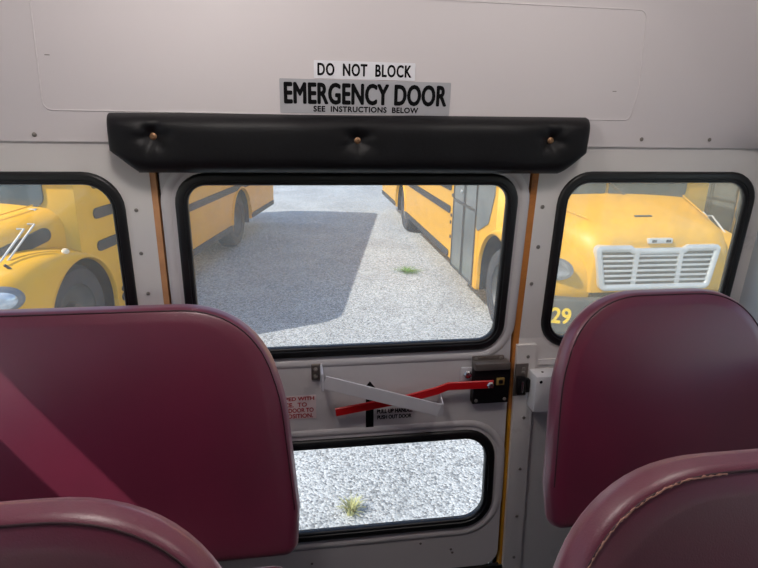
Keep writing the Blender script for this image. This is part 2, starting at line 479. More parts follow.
for o, nm in ((Dm_out, 'a'), (Dl_out, 'b')):
    ring('window_gasket', o, GP, onwall, M['rubber'], door)
    bead = inset(o, -.026)
    bead = inset(o, -.020)
    ring('pressed_bead', bead, [(-.013, -.002), (-.008, .002), (0, .0042), (.008, .002), (.013, -.002)], onwall, M['door'], door)
plate('window_pane', [inset(Dm_out, .022)], .0015, lambda x, z, n: onwall(x, z, n - .004), M['glass'], door)
plate('window_pane', [inset(Dl_out, .022)], .0015, lambda x, z, n: onwall(x, z, n - .004), M['glass_low'], door)
for x, z in [(.205, .182), (.305, .140), (.300, .152), (-.12, .15)]:
    lathe('paint_chip', [(.004, 0), (.004, .0006), (0, .0008)], M['hole'], door, 8, Matrix.Translation(onwall(x, z, .0)) @ Matrix.Rotation(R(180), 4, 'Z'))

for nm, o in (('window_1', Wl_out), ('window_2', Wr_out)):
    e = structure(empty(nm, onwall(sum(p[0] for p in o) / len(o), .79)), None)
    inv = Matrix.Translation(-e.location)
    mp = lambda x, z, n, L_=e.location.copy(): onwall(x, z, n) - L_
    a = ring('window_gasket', o, GP, mp, M['rubber'], e)
    b = plate('window_pane', [inset(o, .022)], .0015, lambda x, z, n, L_=e.location.copy(): onwall(x, z, n - .004) - L_, M['glass_left' if nm == 'window_1' else 'glass_side'], e)

# jamb strips, seals and bolted posts
def strip(name, x0, x1, z0, z1, n0, n1, m, parent=None):
    zz = [z0] + ([ZK] if z0 < ZK < z1 else []) + [z1]
    bm = bmesh.new(); rows = [[bm.verts.new(onwall(x, z, n)) for x, n in ((x0, n0), (x0, n1), (x1, n1), (x1, n0))] for z in zz]
    for a, b in zip(rows, rows[1:]):
        for i in range(4): bm.faces.new((a[i], a[(i + 1) % 4], b[(i + 1) % 4], b[i]))
    bm.faces.new(rows[0]); bm.faces.new(rows[-1][::-1])
    return bm_obj(name, bm, m, parent)
structure(strip('trim_3', .4575, .4745, .60, 1.30, -.03, -.002, M['orange']), 'orange painted door edge strip right of the door')
structure(strip('trim_4', .4575, .4660, .02, .60, -.03, -.002, M['yellow']), 'yellow painted door edge strip low on the right of the door')
structure(strip('trim_5', -.4715, -.4580, .02, 1.30, -.03, -.002, M['tan']), 'tan painted door edge strip left of the door')
structure(strip('trim_6', .444, .4585, .02, 1.30, -.05, -.022, M['seal']), 'dark rubber seal in the right door gap')
structure(strip('trim_7', -.4585, -.444, .02, 1.30, -.05, -.022, M['seal']), 'dark rubber seal in the left door gap')
pr = structure(strip('trim_8', .4662, .5235, .02, .80, -.004, .010, M['wall']), 'bolted steel post low on the right of the door')
pl = structure(strip('trim_9', -.5355, -.4715, .02, .80, -.004, .010, M['wall']), 'bolted steel post low on the left of the door')
structure(strip('trim_10', -.4715, .4745, .02, .080, -.010, .004, M['seal']), 'dark door sill')
for x, z in [(.482, 1.192), (.484, 1.084), (.478, .98)]: screw(x + .012, z, 0, .0055, wall_rear)
for x, z in [(-.474, 1.191), (-.475, 1.086), (-.470, .983)]: screw(x - .035, z, 0, .0045, wall_rear)
for z in [.765, .578, .413, .254, .11]:
    screw(.5, z, .010, .0048, pr); screw(-.512, z, .010, .0048, pl)

# side walls with window openings, floor, ceiling, front bulkhead
LEN = 6.2
def side_wall(name, s):
    holes = []
    y = -.19
    while y - .70 > -LEN + .3:
        holes.append(rect(y - .68, y, .84, 1.372, .05, 4)); y -= .76
    o = plate(name, [[(-LEN, 0), (.03, 0), (.03, 1.97), (-LEN, 1.97)]] + holes, .02, lambda yy, zz, n: Vector((s * (HW + .02) + n, yy, zz)), M['side'])
    structure(o)
    for h in holes:
        ya, yb = min(p[0] for p in h), max(p[0] for p in h)
        plate('window_pane', [inset(h, -.004)], .0015, lambda yy, zz, n, s=s: Vector((s * (HW + .028) + n, yy, zz)), M['glass_tint'], o)
        box('window_frame', *sorted((s * (HW + .005), s * (HW + .03))), ya - .005, yb + .005, 1.07, 1.19, M['greymetal'], o)
    return o
wl = side_wall('wall_left', -1); wr = side_wall('wall_right', 1)
structure(box('floor', -HW - .04, HW + .04, -LEN - .05, .03, -.12, 0, M['floor']))
# curved roof
bm = bmesh.new(); prof = []
for i in range(25):
    t = math.pi * i / 24; prof.append((-(HW + .02) * math.cos(t), 1.72 + .24 * math.sin(t) ** .7 if 0 < i < 24 else 1.72))
inner = [[bm.verts.new((x, y, z)) for x, z in prof] for y in (.05, -LEN - .05)]
outer = [[bm.verts.new((x * 1.04, y, z + .06)) for x, z in prof] for y in (.05, -LEN - .05)]
for j in range(24):
    bm.faces.new((inner[0][j], inner[0][j + 1], inner[1][j + 1], inner[1][j])); bm.faces.new((outer[0][j], outer[1][j], outer[1][j + 1], outer[0][j + 1]))
    for k in (0, 1): bm.faces.new((inner[k][j], outer[k][j], outer[k][j + 1], inner[k][j + 1]))
for j in (0, 24): bm.faces.new((inner[0][j], inner[1][j], outer[1][j], outer[0][j]))
structure(bm_obj('ceiling', bm, M['header'], None, True, 40))
wf = plate('wall_front', [[(-HW - .04, 0), (HW + .04, 0), (HW + .04, 1.97), (-HW - .04, 1.97)], rect(-1.05, 1.05, .75, 1.72, .1)], .02, lambda x, z, n: Vector((x, -LEN - .03 + n, z)), M['side']); structure(wf)
plate('windshield_pane', [rect(-1.06, 1.06, .74, 1.73, .1)], .002, lambda x, z, n: Vector((x, -LEN - .03 + n, z)), M['glass_front'], wf)
structure(box('wall_rear_outer', -HW - .04, HW + .04, .004, .035, 1.285, 2.0, M['side']))

# fill lamps added on the unseen ceiling to brighten the upper rear wall
def fill_lamp(x, y, label, watts):
    z = 1.72 + .24 * math.sin(math.acos(-x / (HW + .02))) ** .7
    e = empty('fill_light', (x, y, z)); tag(e, label, 'added fill light', 'fill lamps added out of view')
    lathe('base', [(0, .006), (.105, .006), (.105, -.012), (.095, -.018), (0, -.018)], M['chrome'], e, 32, Matrix.Rotation(R(90), 4, 'X'))
    lathe('lens', [(.09, -.018), (.085, -.030), (.06, -.045), (.03, -.052), (0, -.054)], M['lampglass'], e, 32, Matrix.Rotation(R(90), 4, 'X'))
    ld = bpy.data.lights.new('fill_lamp', 'POINT'); ld.energy = watts; ld.shadow_soft_size = .08; ld.color = (1.0, .93, .90)
    lo = bpy.data.objects.new('fill_source', ld); C.objects.link(lo); lo.parent = e; lo.location = (0, 0, -.12)
fill_lamp(-.34, -.64, 'unseen fill lamp added on the ceiling above the sunlit side', 5.2)
fill_lamp(.50, -.64, 'unseen fill lamp added on the ceiling above the right-hand row', 2.8)

# ------------------------------------------------------------------ bench seats
def seat(x0, x1, dy, label, tear=None):
    base = Vector(((x0 + x1) / 2, -.30 + dy, 0))
    root = empty('bench_seat', base); tag(root, label, 'seat', 'maroon bench seats')
    W = (x1 - x0) / 2; Hh = .585; T = .068; zb = .432; rec = R(15)
    ca, cb = min(.25, W * .8), .27
    o = []
    o += fillet([(-W + .012, 0), (W - .012, 0), (W, .06), (-W, .06)], [.03, .03, 0, 0], 5)[:12]
    for i in range(4): o.append((W, .06 + (Hh - cb - .06) * (i + 1) / 5))
    for i in range(19):
        t = math.pi / 2 * i / 18; o.append((W - ca + ca * math.cos(t) ** .86, Hh - cb + cb * math.sin(t) ** .86))
    for i in range(1, 8): o.append((W - ca - (2 * W - 2 * ca) * i / 8, Hh))
    for i in range(19):
        t = math.pi / 2 * i / 18; o.append((-W + ca - ca * math.sin(t) ** .86, Hh - cb + cb * math.cos(t) ** .86))
    for i in range(4): o.append((-W, Hh - cb - (Hh - cb - .06) * (i + 1) / 5))
    o = [(x * (1 - .03 / W * min(1, max(0, (h - .10) / .32))), h) for x, h in o]
    o = [p for i, p in enumerate(o) if (Vector(p) - Vector(o[i - 1])).length > 1e-5]
    ux = Vector((1, 0, 0)); uh = Vector((0, math.sin(rec), math.cos(rec))); un = Vector((0, -math.cos(rec), math.sin(rec)))
    def P(x, h, d): return ux * x + uh * h + un * d + Vector((0, 0, zb))
    bm = bmesh.new(); loops = []
    def loop(ol, d): loops.append([bm.verts.new(P(x, h, d(x, h) if callable(d) else d)) for x, h in ol])
    cx_, ch_ = 0, Hh * .5
    def bulge(x, h, s):  # gentle cushion swell plus slack-vinyl waviness
        q = max(0, 1 - (x / W) ** 2) * max(0, 1 - ((h - ch_) / ch_) ** 2)
        return s * (T / 2 + .012 * q ** .7)
    r = .022
    for s in (-1,):
        for k in (0.0, .03, .08, .15, .25, .35, .45, .55, .65, .75, .83, .89, .94, .975):
            ol = [((x - cx_) * k, ch_ + (h - ch_) * k) for x, h in inset(o, r)] if k else None
            if ol: loop(ol, lambda x, h: bulge(x, h, -1) - 0)
    e_ = T / 2 - r
    for i in range(0, 6):
        t = math.pi / 2 * i / 5; loop(inset(o, r * (1 - math.sin(t))), -e_ - r * math.cos(t))
    loop(inset(o, -.003), -e_ * .35); loop(inset(o, -.003), e_ * .35)
    for i in range(0, 6):
        t = math.pi / 2 * i / 5; loop(inset(o, r * (1 - math.cos(t))), e_ + r * math.sin(t))
    for k in (.975, .94, .89, .83, .75, .65, .55, .45, .35, .25, .15, .08, .03):
        loop([(x * k, ch_ + (h - ch_) * k) for x, h in inset(o, r)], lambda x, h: bulge(x, h, 1))
    n = len(o)
    for a, b in zip(loops, loops[1:]):
        for i in range(n): bm.faces.new((a[i], a[(i + 1) % n], b[(i + 1) % n], b[i]))
    for L_, sg in ((loops[0], -1), (loops[-1], 1)):
        c = bm.verts.new(P(0, ch_, bulge(0, ch_, sg)))
        for i in range(n): bm.faces.new((L_[i], L_[(i + 1) % n], c))
    back = bm_obj('backrest', bm, M['maroon'], root, True)
    so = inset(o, r * .42)
    so = [p for p in so if p[1] > .07]
    def dfront(x, h): return T / 2 - .0035
    k0 = max(range(len(so)), key=lambda i: (Vector(so[i]) - Vector(so[i - 1])).length)
    so = so[k0:] + so[:k0]
    tube('seam', [P(x, h, dfront(x, h)) for x, h in so], .0017, M['maroon_seam'], back, 6)
    so2 = inset(o, r * .55); so2 = [p for p in so2 if p[1] > .07]
    if tear:
        lo_, hi_ = tear; pts = [p for p in so if lo_[0] <= p[0] <= hi_[0] and p[1] > .3]
        pts.sort()
        dense = []
        for a, b in zip(pts, pts[1:]):
            for q in range(5): dense.append((a[0] + (b[0] - a[0]) * q / 5, a[1] + (b[1] - a[1]) * q / 5))
        rr = [.0006 + .0017 * abs(math.sin(i * 1.7)) * random.uniform(.3, 1) * (.4 + .6 * min(1, i / 10)) for i in range(len(dense))]
        t_ = tube('tear', [P(x, h + random.uniform(-.0012, .0012), T / 2 - .0025) for x, h in dense], rr, M['foam'], back, 6)
        t_['label'] = 'torn seam showing pale foam'
    # cushion: rounded block in front of the backrest
    cz = .42
    bm = bmesh.new(); add_box(bm, -W + .015, W - .015, -.46, -.045, .31, .462, .045, 4)
    cs = bm_obj('cushion', bm, M['maroon'], root, True, 60)
    bm = bmesh.new()
    for zz in (.285,):
        add_box(bm, -W + .04, W - .04, -.43, -.40, zz - .02, zz + .02); add_box(bm, -W + .04, W - .04, -.08, -.05, zz - .02, zz + .02)
        for xx in (-W + .04, W - .07): add_box(bm, xx, xx + .03, -.43, .0, zz - .02, zz + .02)
    bm_obj('seat_frame', bm, M['greymetal'], root)
    for sx in (-W + .055, W - .055):
        for yy in (-.40, -.03):
            tube('leg', [(sx, yy, .27), (sx, yy, .006)], .014, M['greymetal'], root, 10)
            
    return root
seat(-1.11, -.152, 0, 'maroon bench seat left of the emergency door, sunlit patch on its backrest')
seat(.458, 1.11, 0, 'narrow maroon bench seat right of the emergency door, in front of the right window')
seat(-1.11, -.176, -.67, 'maroon seat top at the lower left corner, in front of the sunlit bench')
seat(.120, 1.11, -.683, 'maroon seat at the lower right with a torn pale seam', tear=((-.44, 0), (-.19, 0)))

# ------------------------------------------------------------------ header pad with three buttons
pad = empty('header_pad', (.02, -.035, 1.285)); tag(pad, 'black padded vinyl bar with three buttons above the emergency door', 'pad')
btn = [(-.443, 1.361), (.003, 1.357), (.471, 1.362)]
NX, NZ = 150, 28
def pad_pt(i, j):
    v_ = j / NZ; z = 1.279 + v_ * .134
    cut = max(0, (1.330 - z) / .046); hw0 = .558 - .052 * min(1, cut) ** .9
    u = -1 + 2 * i / NX; uu = math.copysign(1 - (1 - abs(u)) ** 1.25, u)
    x = .0165 + uu * hw0 + .004 * (z - 1.35) / .07 * (1 if u > 0 else 0)
    z += .004 * (x / .55) * v_                      # sits a touch higher at its right end
    ve = max(0, 1 - abs(2 * v_ - 1) ** 5) ** .5
    he = max(0, 1 - abs(u) ** 26) ** .5
    d = .004 + .058 * ve * he
    for bx, bz in btn:
        dx, dz = x - bx, z - bz; rr = math.hypot(dx, dz); th = math.atan2(dz, dx)
        d -= (.015 * math.exp(-(rr / .018) ** 2) + .006 * math.exp(-(rr / .045) ** 2)) * ve
        d += .0014 * math.cos(6 * th + bx * 9) * math.exp(-((rr - .024) / .02) ** 2) * ve
    d += .0012 * math.sin(38 * x + 5 * z) * ve * he
    return Vector((x, -.03 - d, z)) - pad.location
bm = bmesh.new(); GG = [[bm.verts.new(pad_pt(i, j)) for i in range(NX + 1)] for j in range(NZ + 1)]
for j in range(NZ):
    for i in range(NX): bm.faces.new((GG[j][i], GG[j][i + 1], GG[j + 1][i + 1], GG[j + 1][i]))
edge = GG[0] + [GG[j][NX] for j in range(1, NZ + 1)] + GG[NZ][-2::-1] + [GG[j][0] for j in range(NZ - 1, 0, -1)]
bk = [bm.verts.new((p.co.x, -.030 - pad.location.y + .004, p.co.z)) for p in edge]
for i in range(len(edge)):
    k = (i + 1) % len(edge); bm.faces.new((edge[i], edge[k], bk[k], bk[i]))
bm.faces.new(bk[::-1])
bm_obj('padding', bm, M['vinylblack'], pad, True, 75)
for bx, bz in btn:
    mt = Matrix.Translation(Vector((bx, -.030 - .0455, bz)) - pad.location) @ Matrix.Rotation(R(180), 4, 'Z')
    lathe('button', [(.0075, -.002), (.0075, .001), (.005, .003), (.0025, .0032), (.002, .0022), (0, .0022)], M['brass'], pad, 16, mt)
tube('seam', [Vector((-.50 + 1.03 * i / 20, -.034, 1.4115 + .004 * (-.5 + i / 20))) - pad.location for i in range(21)], .0028, M['vinylblack'], pad, 8)

# ------------------------------------------------------------------ signs and stickers
def sign(name, x0, x1, z0, z1, m, label, cat, r=.002, hdr=True):
    pt = header_pt if hdr else onwall
    o = plate(name, [rect(x0, x1, z0, z1, r, 3)], .0004, lambda x, z, n: pt(x, z, .0012 + n), m)
    tag(o, label, cat); return o
hp = lambda x, z, n: header_pt(x, z, .0018 + n)
wp = lambda x, z, n: onwall(x, z, .0018 + n)
s1 = sign('warning_sign', -.093, .139, 1.4905, 1.5285, M['signwhite'], 'small white sticker reading DO NOT BLOCK above the larger sign', 'sign')
text_mesh('lettering', 'DO  NOT  BLOCK', -.085, .130, 1.4965, 1.5235, hp, M['ink'], s1, .035, spacing=1.12)
s2 = sign('emergency_exit_sign', -.170, .2255, 1.4145, 1.4885, M['signgrey'], 'silver grey sign reading EMERGENCY DOOR above the black pad', 'sign')
text_mesh('lettering', 'EMERGENCY DOOR', -.161, .217, 1.4345, 1.482, hp, M['ink'], s2, .042, spacing=1.05)
text_mesh('lettering', 'SEE  INSTRUCTIONS  BELOW', -.095, .150, 1.4185, 1.4315, hp, M['ink'], s2, .05, spacing=1.08)

s3 = sign('warning_sticker', -.262, -.099, .613, .681, M['pinkwhite'], 'faded white sticker with red lettering left of the white guard bar', 'sticker', hdr=False)
for k, (s, xe, wd) in enumerate([('EQUIPPED WITH', -.104, .125), ('DEVICE.  TO', -.124, .098), ('DOOR TO', -.106, .068), ('POSITION.', -.108, .077)]):
    z1 = .678 - k * .0164; text_mesh('lettering', s, xe - wd, xe, z1 - .0128, z1, wp, M['redink'], s3, .035)
ar = plate('arrow_decal', [[(.038, .565), (.060, .565), (.060, .688), (.068, .688), (.049, .712), (.030, .688), (.038, .688)]], .0003, lambda x, z, n: onwall(x, z, .0010 + n), M['ink'])
tag(ar, 'black arrow pointing up behind the crossed red and white bars', 'arrow')
s4 = sign('instruction_sticker', .064, .176, .592, .652, mat('clear sticker backing', (202, 198, 200), .45), 'small sticker reading PULL UP HANDLE under the white guard bar', 'sticker', hdr=False)
text_mesh('lettering', 'PULL UP HANDLE', .069, .171, .6145, .6275, wp, M['ink'], s4, .05)
text_mesh('lettering', 'PUSH OUT DOOR', .070, .168, .597, .6095, wp, M['ink'], s4, .05)

# ------------------------------------------------------------------ door latch with its red lever
yL = yw(.70)
lt = empty('door_latch', (.385, yL, .63)); tag(lt, 'black door latch with a long red lever on the right of the emergency door', 'latch')
LO = lt.location
def lbox(name, x0, x1, n0, n1, z0, z1, m, parent=lt, bev=.002):
    return box(name, x0 - LO.x, x1 - LO.x, yL - n1 - LO.y, yL - n0 - LO.y, z0 - LO.z, z1 - LO.z, m, parent, bev)
lbox('latch_case', .338, .444, 0, .026, .636, .742, M['latchblack'])
lbox('latch_cover', .336, .438, 0, .036, .742, .764, M['latchgrey'], bev=.004)
lbox('cover_lip', .336, .428, .0, .010, .760, .774, M['latchgrey'], bev=.003)
for x in (.345, .418):
    lathe('screw', [(.006, 0), (.006, .002), (0, .004)], M['screw'], lt, 12, Matrix.Translation(Vector((x, yL - .010, .767)) - LO) @ Matrix.Rotation(R(180), 4, 'Z'))
for x, z in ((.348, .647), (.432, .648)):
    lathe('screw', [(.005, 0), (.005, .002), (0, .003)], M['screw'], lt, 12, Matrix.Translation(Vector((x, yL - .026, z)) - LO) @ Matrix.Rotation(R(180), 4, 'Z'))
lbox('mounting_tab', .305, .338, 0, .008, .694, .742, M['guard'], bev=.003)
lathe('bolt', [(.012, 0), (.012, .003), (.009, .006), (.009, .010), (0, .011)], M['steel'], lt, 6, Matrix.Translation(Vector((.324, yL - .008, .722)) - LO) @ Matrix.Rotation(R(180), 4, 'Z'), 20)
# lever: flat red bar, slightly kinked near the pivot
def flatbar(name, pts, hgt, thick, m, parent, bev=.002, origin=LO):
    """pts: centre line of world points; hgt along z, thick along y"""
    bm = bmesh.new(); rows = []
    for i, p in enumerate(pts):
        p = Vector(p) - origin; d = (Vector(pts[min(i + 1, len(pts) - 1)]) - Vector(pts[max(i - 1, 0)])); d.normalize()
        u = Vector((0, 0, 1)); u = (u - d * u.dot(d)).normalized(); nrm = d.cross(u)
        h2, t2, b = hgt / 2, thick / 2, bev
        rows.append([bm.verts.new(p + u * a + nrm * c) for a, c in ((-h2 + b, -t2), (h2 - b, -t2), (h2, -t2 + b), (h2, t2 - b), (h2 - b, t2), (-h2 + b, t2), (-h2, t2 - b), (-h2, -t2 + b))])
    for a, b_ in zip(rows, rows[1:]):
        for i in range(8): bm.faces.new((a[i], a[(i + 1) % 8], b_[(i + 1) % 8], b_[i]))
    bm.faces.new(rows[0]); bm.faces.new(rows[-1][::-1])
    return bm_obj(name, bm, m, parent, True, 35)
lever = flatbar('lever', [(-.048, yL - .034, .642), (.14, yL - .034, .669), (.232, yL - .034, .690), (.262, yL - .034, .7015), (.392, yL - .034, .7005)], .024, .006, M['red'], lt)
lever['label'] = 'long red lever'
lathe('pivot_bolt', [(.0105, 0), (.0105, .004), (.007, .008), (0, .009)], M['steel'], lt, 6, Matrix.Translation(Vector((.382, yL - .036, .7)) - LO) @ Matrix.Rotation(R(180), 4, 'Z'), 20)
lbox('catch_hook', .402, .426, .026, .032, .694, .716, mat('yellow brass catch', (190, 160, 90), .4, .5))
lbox('catch_slot', .408, .420, .032, .0335, .700, .711, M['latchblack'])
# striker on the door post
st = empty('latch_striker', (.50, yw(.70) - .010, .64)); tag(st, 'black slotted latch striker bolted to the post beside the latch', 'latch striker')
ys = yw(.70) - .010; SO = st.location
def sbox(name, x0, x1, n0, n1, z0, z1, m, bev=.0015): return box(name, x0 - SO.x, x1 - SO.x, ys - n1 - SO.y, ys - n0 - SO.y, z0 - SO.z, z1 - SO.z, m, st, bev)
sbox('striker_plate', .462, .500, 0, .005, .648, .748, M['latchgrey'])
sbox('striker_block', .466, .490, .005, .022, .660, .712, M['latchblack'])
sbox('striker_pin', .474, .481, .022, .028, .668, .704, M['steel'])
for z in (.733, .722): lathe('bolt', [(.0055, 0), (.0055, .003), (0, .005)], M['screw'], st, 10, Matrix.Translation(Vector((.486, ys - .005, z)) - SO) @ Matrix.Rotation(R(180), 4, 'Z'))
sbox('hinge_knuckle', .494, .504, .002, .018, .664, .704, M['latchblack'])
# white box on the wall
wb = empty('wall_box', (.545, yw(.67), .61)); tag(wb, 'small white metal box on the wall between the door latch and right seat', 'box')
WO = wb.location; yb = yw(.67)
box('casing', .506 - WO.x, .640 - WO.x, yb - .058 - WO.y, yb - .001 - WO.y, .617 - WO.z, .728 - WO.z, M['boxwhite'], wb, .004)
for xx in (.535, .60): lathe('screw', [(.0035, 0), (.0035, .0015), (0, .002)], M['hole'], wb, 10, Matrix.Translation(Vector((xx, yb - .03, .728)) - WO) @ Matrix.Rotation(R(90), 4, 'X'))
lathe('keyhole', [(.0045, 0), (.0045, .0012), (0, .0014)], M['ink'], wb, 12, Matrix.Translation(Vector((.520, yb - .058, .712)) - WO) @ Matrix.Rotation(R(180), 4, 'Z'))

# white guard bar in front of the lever
yg = yw(.70) - .062
gb = empty('guard_bar', (-.09, yw(.73), .70)); tag(gb, 'white metal guard bar slanting across the red lever', 'guard bar')
GO = gb.location
flatbar('bar', [(-.080, yg, .748), (.232, yg, .6455)], .037, .004, M['guard'], gb, .001, GO)
flatbar('end_tab', [(.230, yg, .6460), (.244, yg + .004, .6420), (.247, yg + .060 , .655)], .040, .004, M['guard'], gb, .001, GO)
bm = bmesh.new(); add_box(bm, -.087, -.081, yg - .003, yw(.735) - .001, .722, .772, .002, 1)
for v_ in bm.verts: v_.co -= GO
bm_obj('bracket_arm', bm, M['guard'], gb)
bm = bmesh.new(); add_box(bm, -.110, -.083, yw(.745) - .006, yw(.745) + .0, .725, .772, .002, 1)
for v_ in bm.verts: v_.co -= GO
bm_obj('bracket_plate', bm, M['latchgrey'], gb)
for z in (.758, .738):
    lathe('bolt', [(.006, 0), (.006, .004), (.003, .014), (0, .014)], M['screw'], gb, 8, Matrix.Translation(Vector((-.099, yw(.745) - .006, z)) - GO) @ Matrix.Rotation(R(180), 4, 'Z'))

# ------------------------------------------------------------------ school buses outside
def school_bus(loc, ang, WB, rear, label, number=None, lift=0.0, lamp_in=0.0, nose_y=0.0):
    root = empty('school_bus', loc, ang); tag(root, label, 'school bus', 'parked yellow school buses')
    Y = M['yellowbus']; HB = 1.22; xr = -WB - rear
    # lower body: side outline with both wheel arches
    o = [(-.02, 1.75), (xr, 1.75), (xr, .48), (xr + .05, .41)]
    for i in range(33):
        t = math.pi - math.pi * i / 32; o.append((-WB + .54 * math.cos(t), .50 + .54 * math.sin(t)))
    o[4 + 0] = (-WB - .54, .41); o[-1] = (-WB + .54, .41)
    o += [(-1.76, .41), (-1.72, .33), (-.55, .33)]
    for i in range(17):
        t = math.pi - (math.pi / 2) * i / 16; o.append((.54 * math.cos(t), .50 + lift + .54 * math.sin(t)))
    o.append((-.02, 1.05 + lift))
    o = [p for i, p in enumerate(o) if (Vector(p) - Vector(o[i - 1])).length > 1e-4]
    plate('lower_body', [o], HB, lambda x, z, n: Vector((x, n, z)), Y, root)
    # window band and roof
    sec = [(-HB, 1.745), (-HB, 2.48), (-1.17, 2.76)]
    for i in range(15):
        t = math.pi - math.pi * i / 14; sec.append((1.13 * math.copysign(abs(math.cos(t)) ** .65, math.cos(t)), 2.82 + .36 * math.sin(t) ** .8))
    sec += [(1.17, 2.76), (HB, 2.48), (HB, 1.745)]
    bm = bmesh.new(); xsx = [.02, -.10, xr + .15, xr]; sc_ = [.985, 1, 1, .97]
    rows = [[bm.verts.new((x, y * s, 1.745 + (z - 1.745) * s)) for y, z in sec] for x, s in zip(xsx, sc_)]
    for a, b in zip(rows, rows[1:]):
        for i in range(len(sec)): bm.faces.new((a[i], a[(i + 1) % len(sec)], b[(i + 1) % len(sec)], b[i]))
    bm.faces.new(rows[0]); bm.faces.new(rows[-1][::-1])
    bm_obj('roof', bm, Y, root, True, 30)
    # windshield, in two panes with wipers
    for a, b in ((-.94, -.02), (.02, .94)):
        plate('windshield', [rect(a, b, 1.50, 2.42, .10, 5)], .012, lambda x, z, n: Vector((-.012 + n, x, z)), M['busglass'], root)
    for s in (-.72, .25):
        tube('wiper', [(.02, s, 1.50), (.03, s - .02, 1.53), (.03, s - .30, 1.72)], .012, M['rim'], root, 6)
    plate('cowl_strip', [rect(-.9, .9, 1.465, 1.497, .01, 3)], .04, lambda x, z, n: Vector((.03 + n, x, z)), M['chrome'], root)
    # hood loft
    def hw(x): return 1.08 - .34 * x
    def ht(x): return 1.53 + lift * .3 - .14 * x 
    HX = [-.02, .15, .35, .55, .75, .86, .93, .99, 1.03, 1.06, 1.078, 1.085]
    bm = bmesh.new(); rows = []
    for x in HX:
        W_, T_ = hw(min(x, 1.05)), ht(x); e_ = 1 - math.sqrt(max(0, 1 - (max(0, x - .82) / .265) ** 2)); W_ -= .07 * e_; T_ -= .15 * e_
        r_ = .22; row = [(-W_, .80), (-W_, T_ - r_)]
        for i in range(1, 7):
            t = math.pi / 2 * i / 6; row.append((-W_ + r_ * 1.1 * (1 - math.cos(t)), T_ - r_ + r_ * .9 * math.sin(t)))
        for i in range(1, 8):
            q = -1 + 2 * i / 8; wy = W_ - r_ * 1.1
            row.append((q * wy, T_ - r_ * .1 + .035 * (1 - q * q)))
        for i in range(6, 0, -1):
            t = math.pi / 2 * i / 6; row.append((W_ - r_ * 1.1 * (1 - math.cos(t)), T_ - r_ + r_ * .9 * math.sin(t)))
        row += [(W_, T_ - r_), (W_, .80)]
        rows.append([bm.verts.new((x, y, z)) for y, z in row])
    for a, b in zip(rows, rows[1:]):
        for i in range(len(a)): bm.faces.new((a[i], a[(i + 1) % len(a)], b[(i + 1) % len(a)], b[i]))
    bm.faces.new(rows[0]); bm.faces.new(rows[-1][::-1])
    hood = bm_obj('hood', bm, Y, root, True, 40)
    for s in (-1, 1):                                   # long dark vents on the hood sides
        v_ = fillet([(.12, 1.24), (.85, 1.06), (.85, 1.18), (.12, 1.37)], [.06, .03, .03, .06], 6)
        vo = plate('hood_vent', [v_], .006, lambda x, z, n, s=s: Vector((x, s * (hw(x) + .004 - .0 * z) + n, z)), M['busblack'], hood)
        for dx in (0,):
            tube('crease', [(x, s * (hw(x) - .19), ht(x) + .006) for x in (.05, .3, .55, .8)], .006, Y, hood, 6)
        tube('hood_latch', [(.72, s * 1.03, 1.165), (.69, s * 1.06, 1.12), (.66, s * 1.09, 1.06)], .013, M['busblack'], hood, 6)
    plate('hood_slot', [rect(-.09, .09, 0, .03, .008, 3)], .004, lambda x, z, n: Vector((.80 - z, x + nose_y, ht(.80 - z) + .018 + n)), M['busblack'], hood)
    # fenders
    for s in (-1, 1):
        ctl = [(-.555, .55), (-.53, .74), (-.38, .95), (-.13, 1.10), (.12, 1.18), (.40, 1.21), (.66, 1.19), (.86, 1.12), (1.00, 1.00), (1.06, .82), (1.03, .62), (.90, .52)]
        def cat(q):
            q *= len(ctl) - 1; i = min(int(q), len(ctl) - 2); f_ = q - i
            p = [Vector(ctl[max(0, min(len(ctl) - 1, i + d))]) for d in (-1, 0, 1, 2)]
            return .5 * (2 * p[1] + (p[2] - p[0]) * f_ + (2 * p[0] - 5 * p[1] + 4 * p[2] - p[3]) * f_ * f_ + (3 * p[1] - p[0] - 3 * p[2] + p[3]) * f_ ** 3)
        def fpt(x, y, z): return Vector((x, s * y, z + lift * max(0, min(1, z / .9))))
        bm = bmesh.new(); rows = []
        for k in range(41):
            q = k / 40; th = R(184) - R(188) * q
            A_ = Vector((.52 * math.cos(th), .515 + .52 * math.sin(th))); B_ = cat(q); row = []
            yo = lambda x: 1.235 - .12 * max(0, x - .35) ** 1.4
            row += [fpt(A_.x, .70, A_.y), fpt(A_.x, yo(A_.x) - .03, A_.y)]
            for u in (.02, .10, .22, .36, .50, .62, .72, .80, .86, .91, .95, .98, 1.0):
                P_ = A_.lerp(B_, u); lipf = .012 * math.exp(-u / .05)
                row.append(fpt(P_.x, .66 + (yo(P_.x) - lipf - .66) * (1 - u ** 4.2) ** .42, P_.y))
            rows.append([bm.verts.new(p) for p in row])
        for ra_, rb_ in zip(rows, rows[1:]):
            for i in range(len(ra_) - 1): bm.faces.new((ra_[i], ra_[i + 1], rb_[i + 1], rb_[i]))
        fd = bm_obj('fender', bm, Y, root, True, 70)
        # headlight let into the fender's front corner
        mt = Matrix.Translation((.975 + lamp_in * .35, s * (1.10 - lamp_in), .955 + lift * .8)) @ Matrix.Rotation(s * R(-52), 4, 'Z')
        def oval(d0, rx, rz, n_=24): return [(rx * math.cos(2 * math.pi * i / n_), rz * math.sin(2 * math.pi * i / n_)) for i in range(n_)]
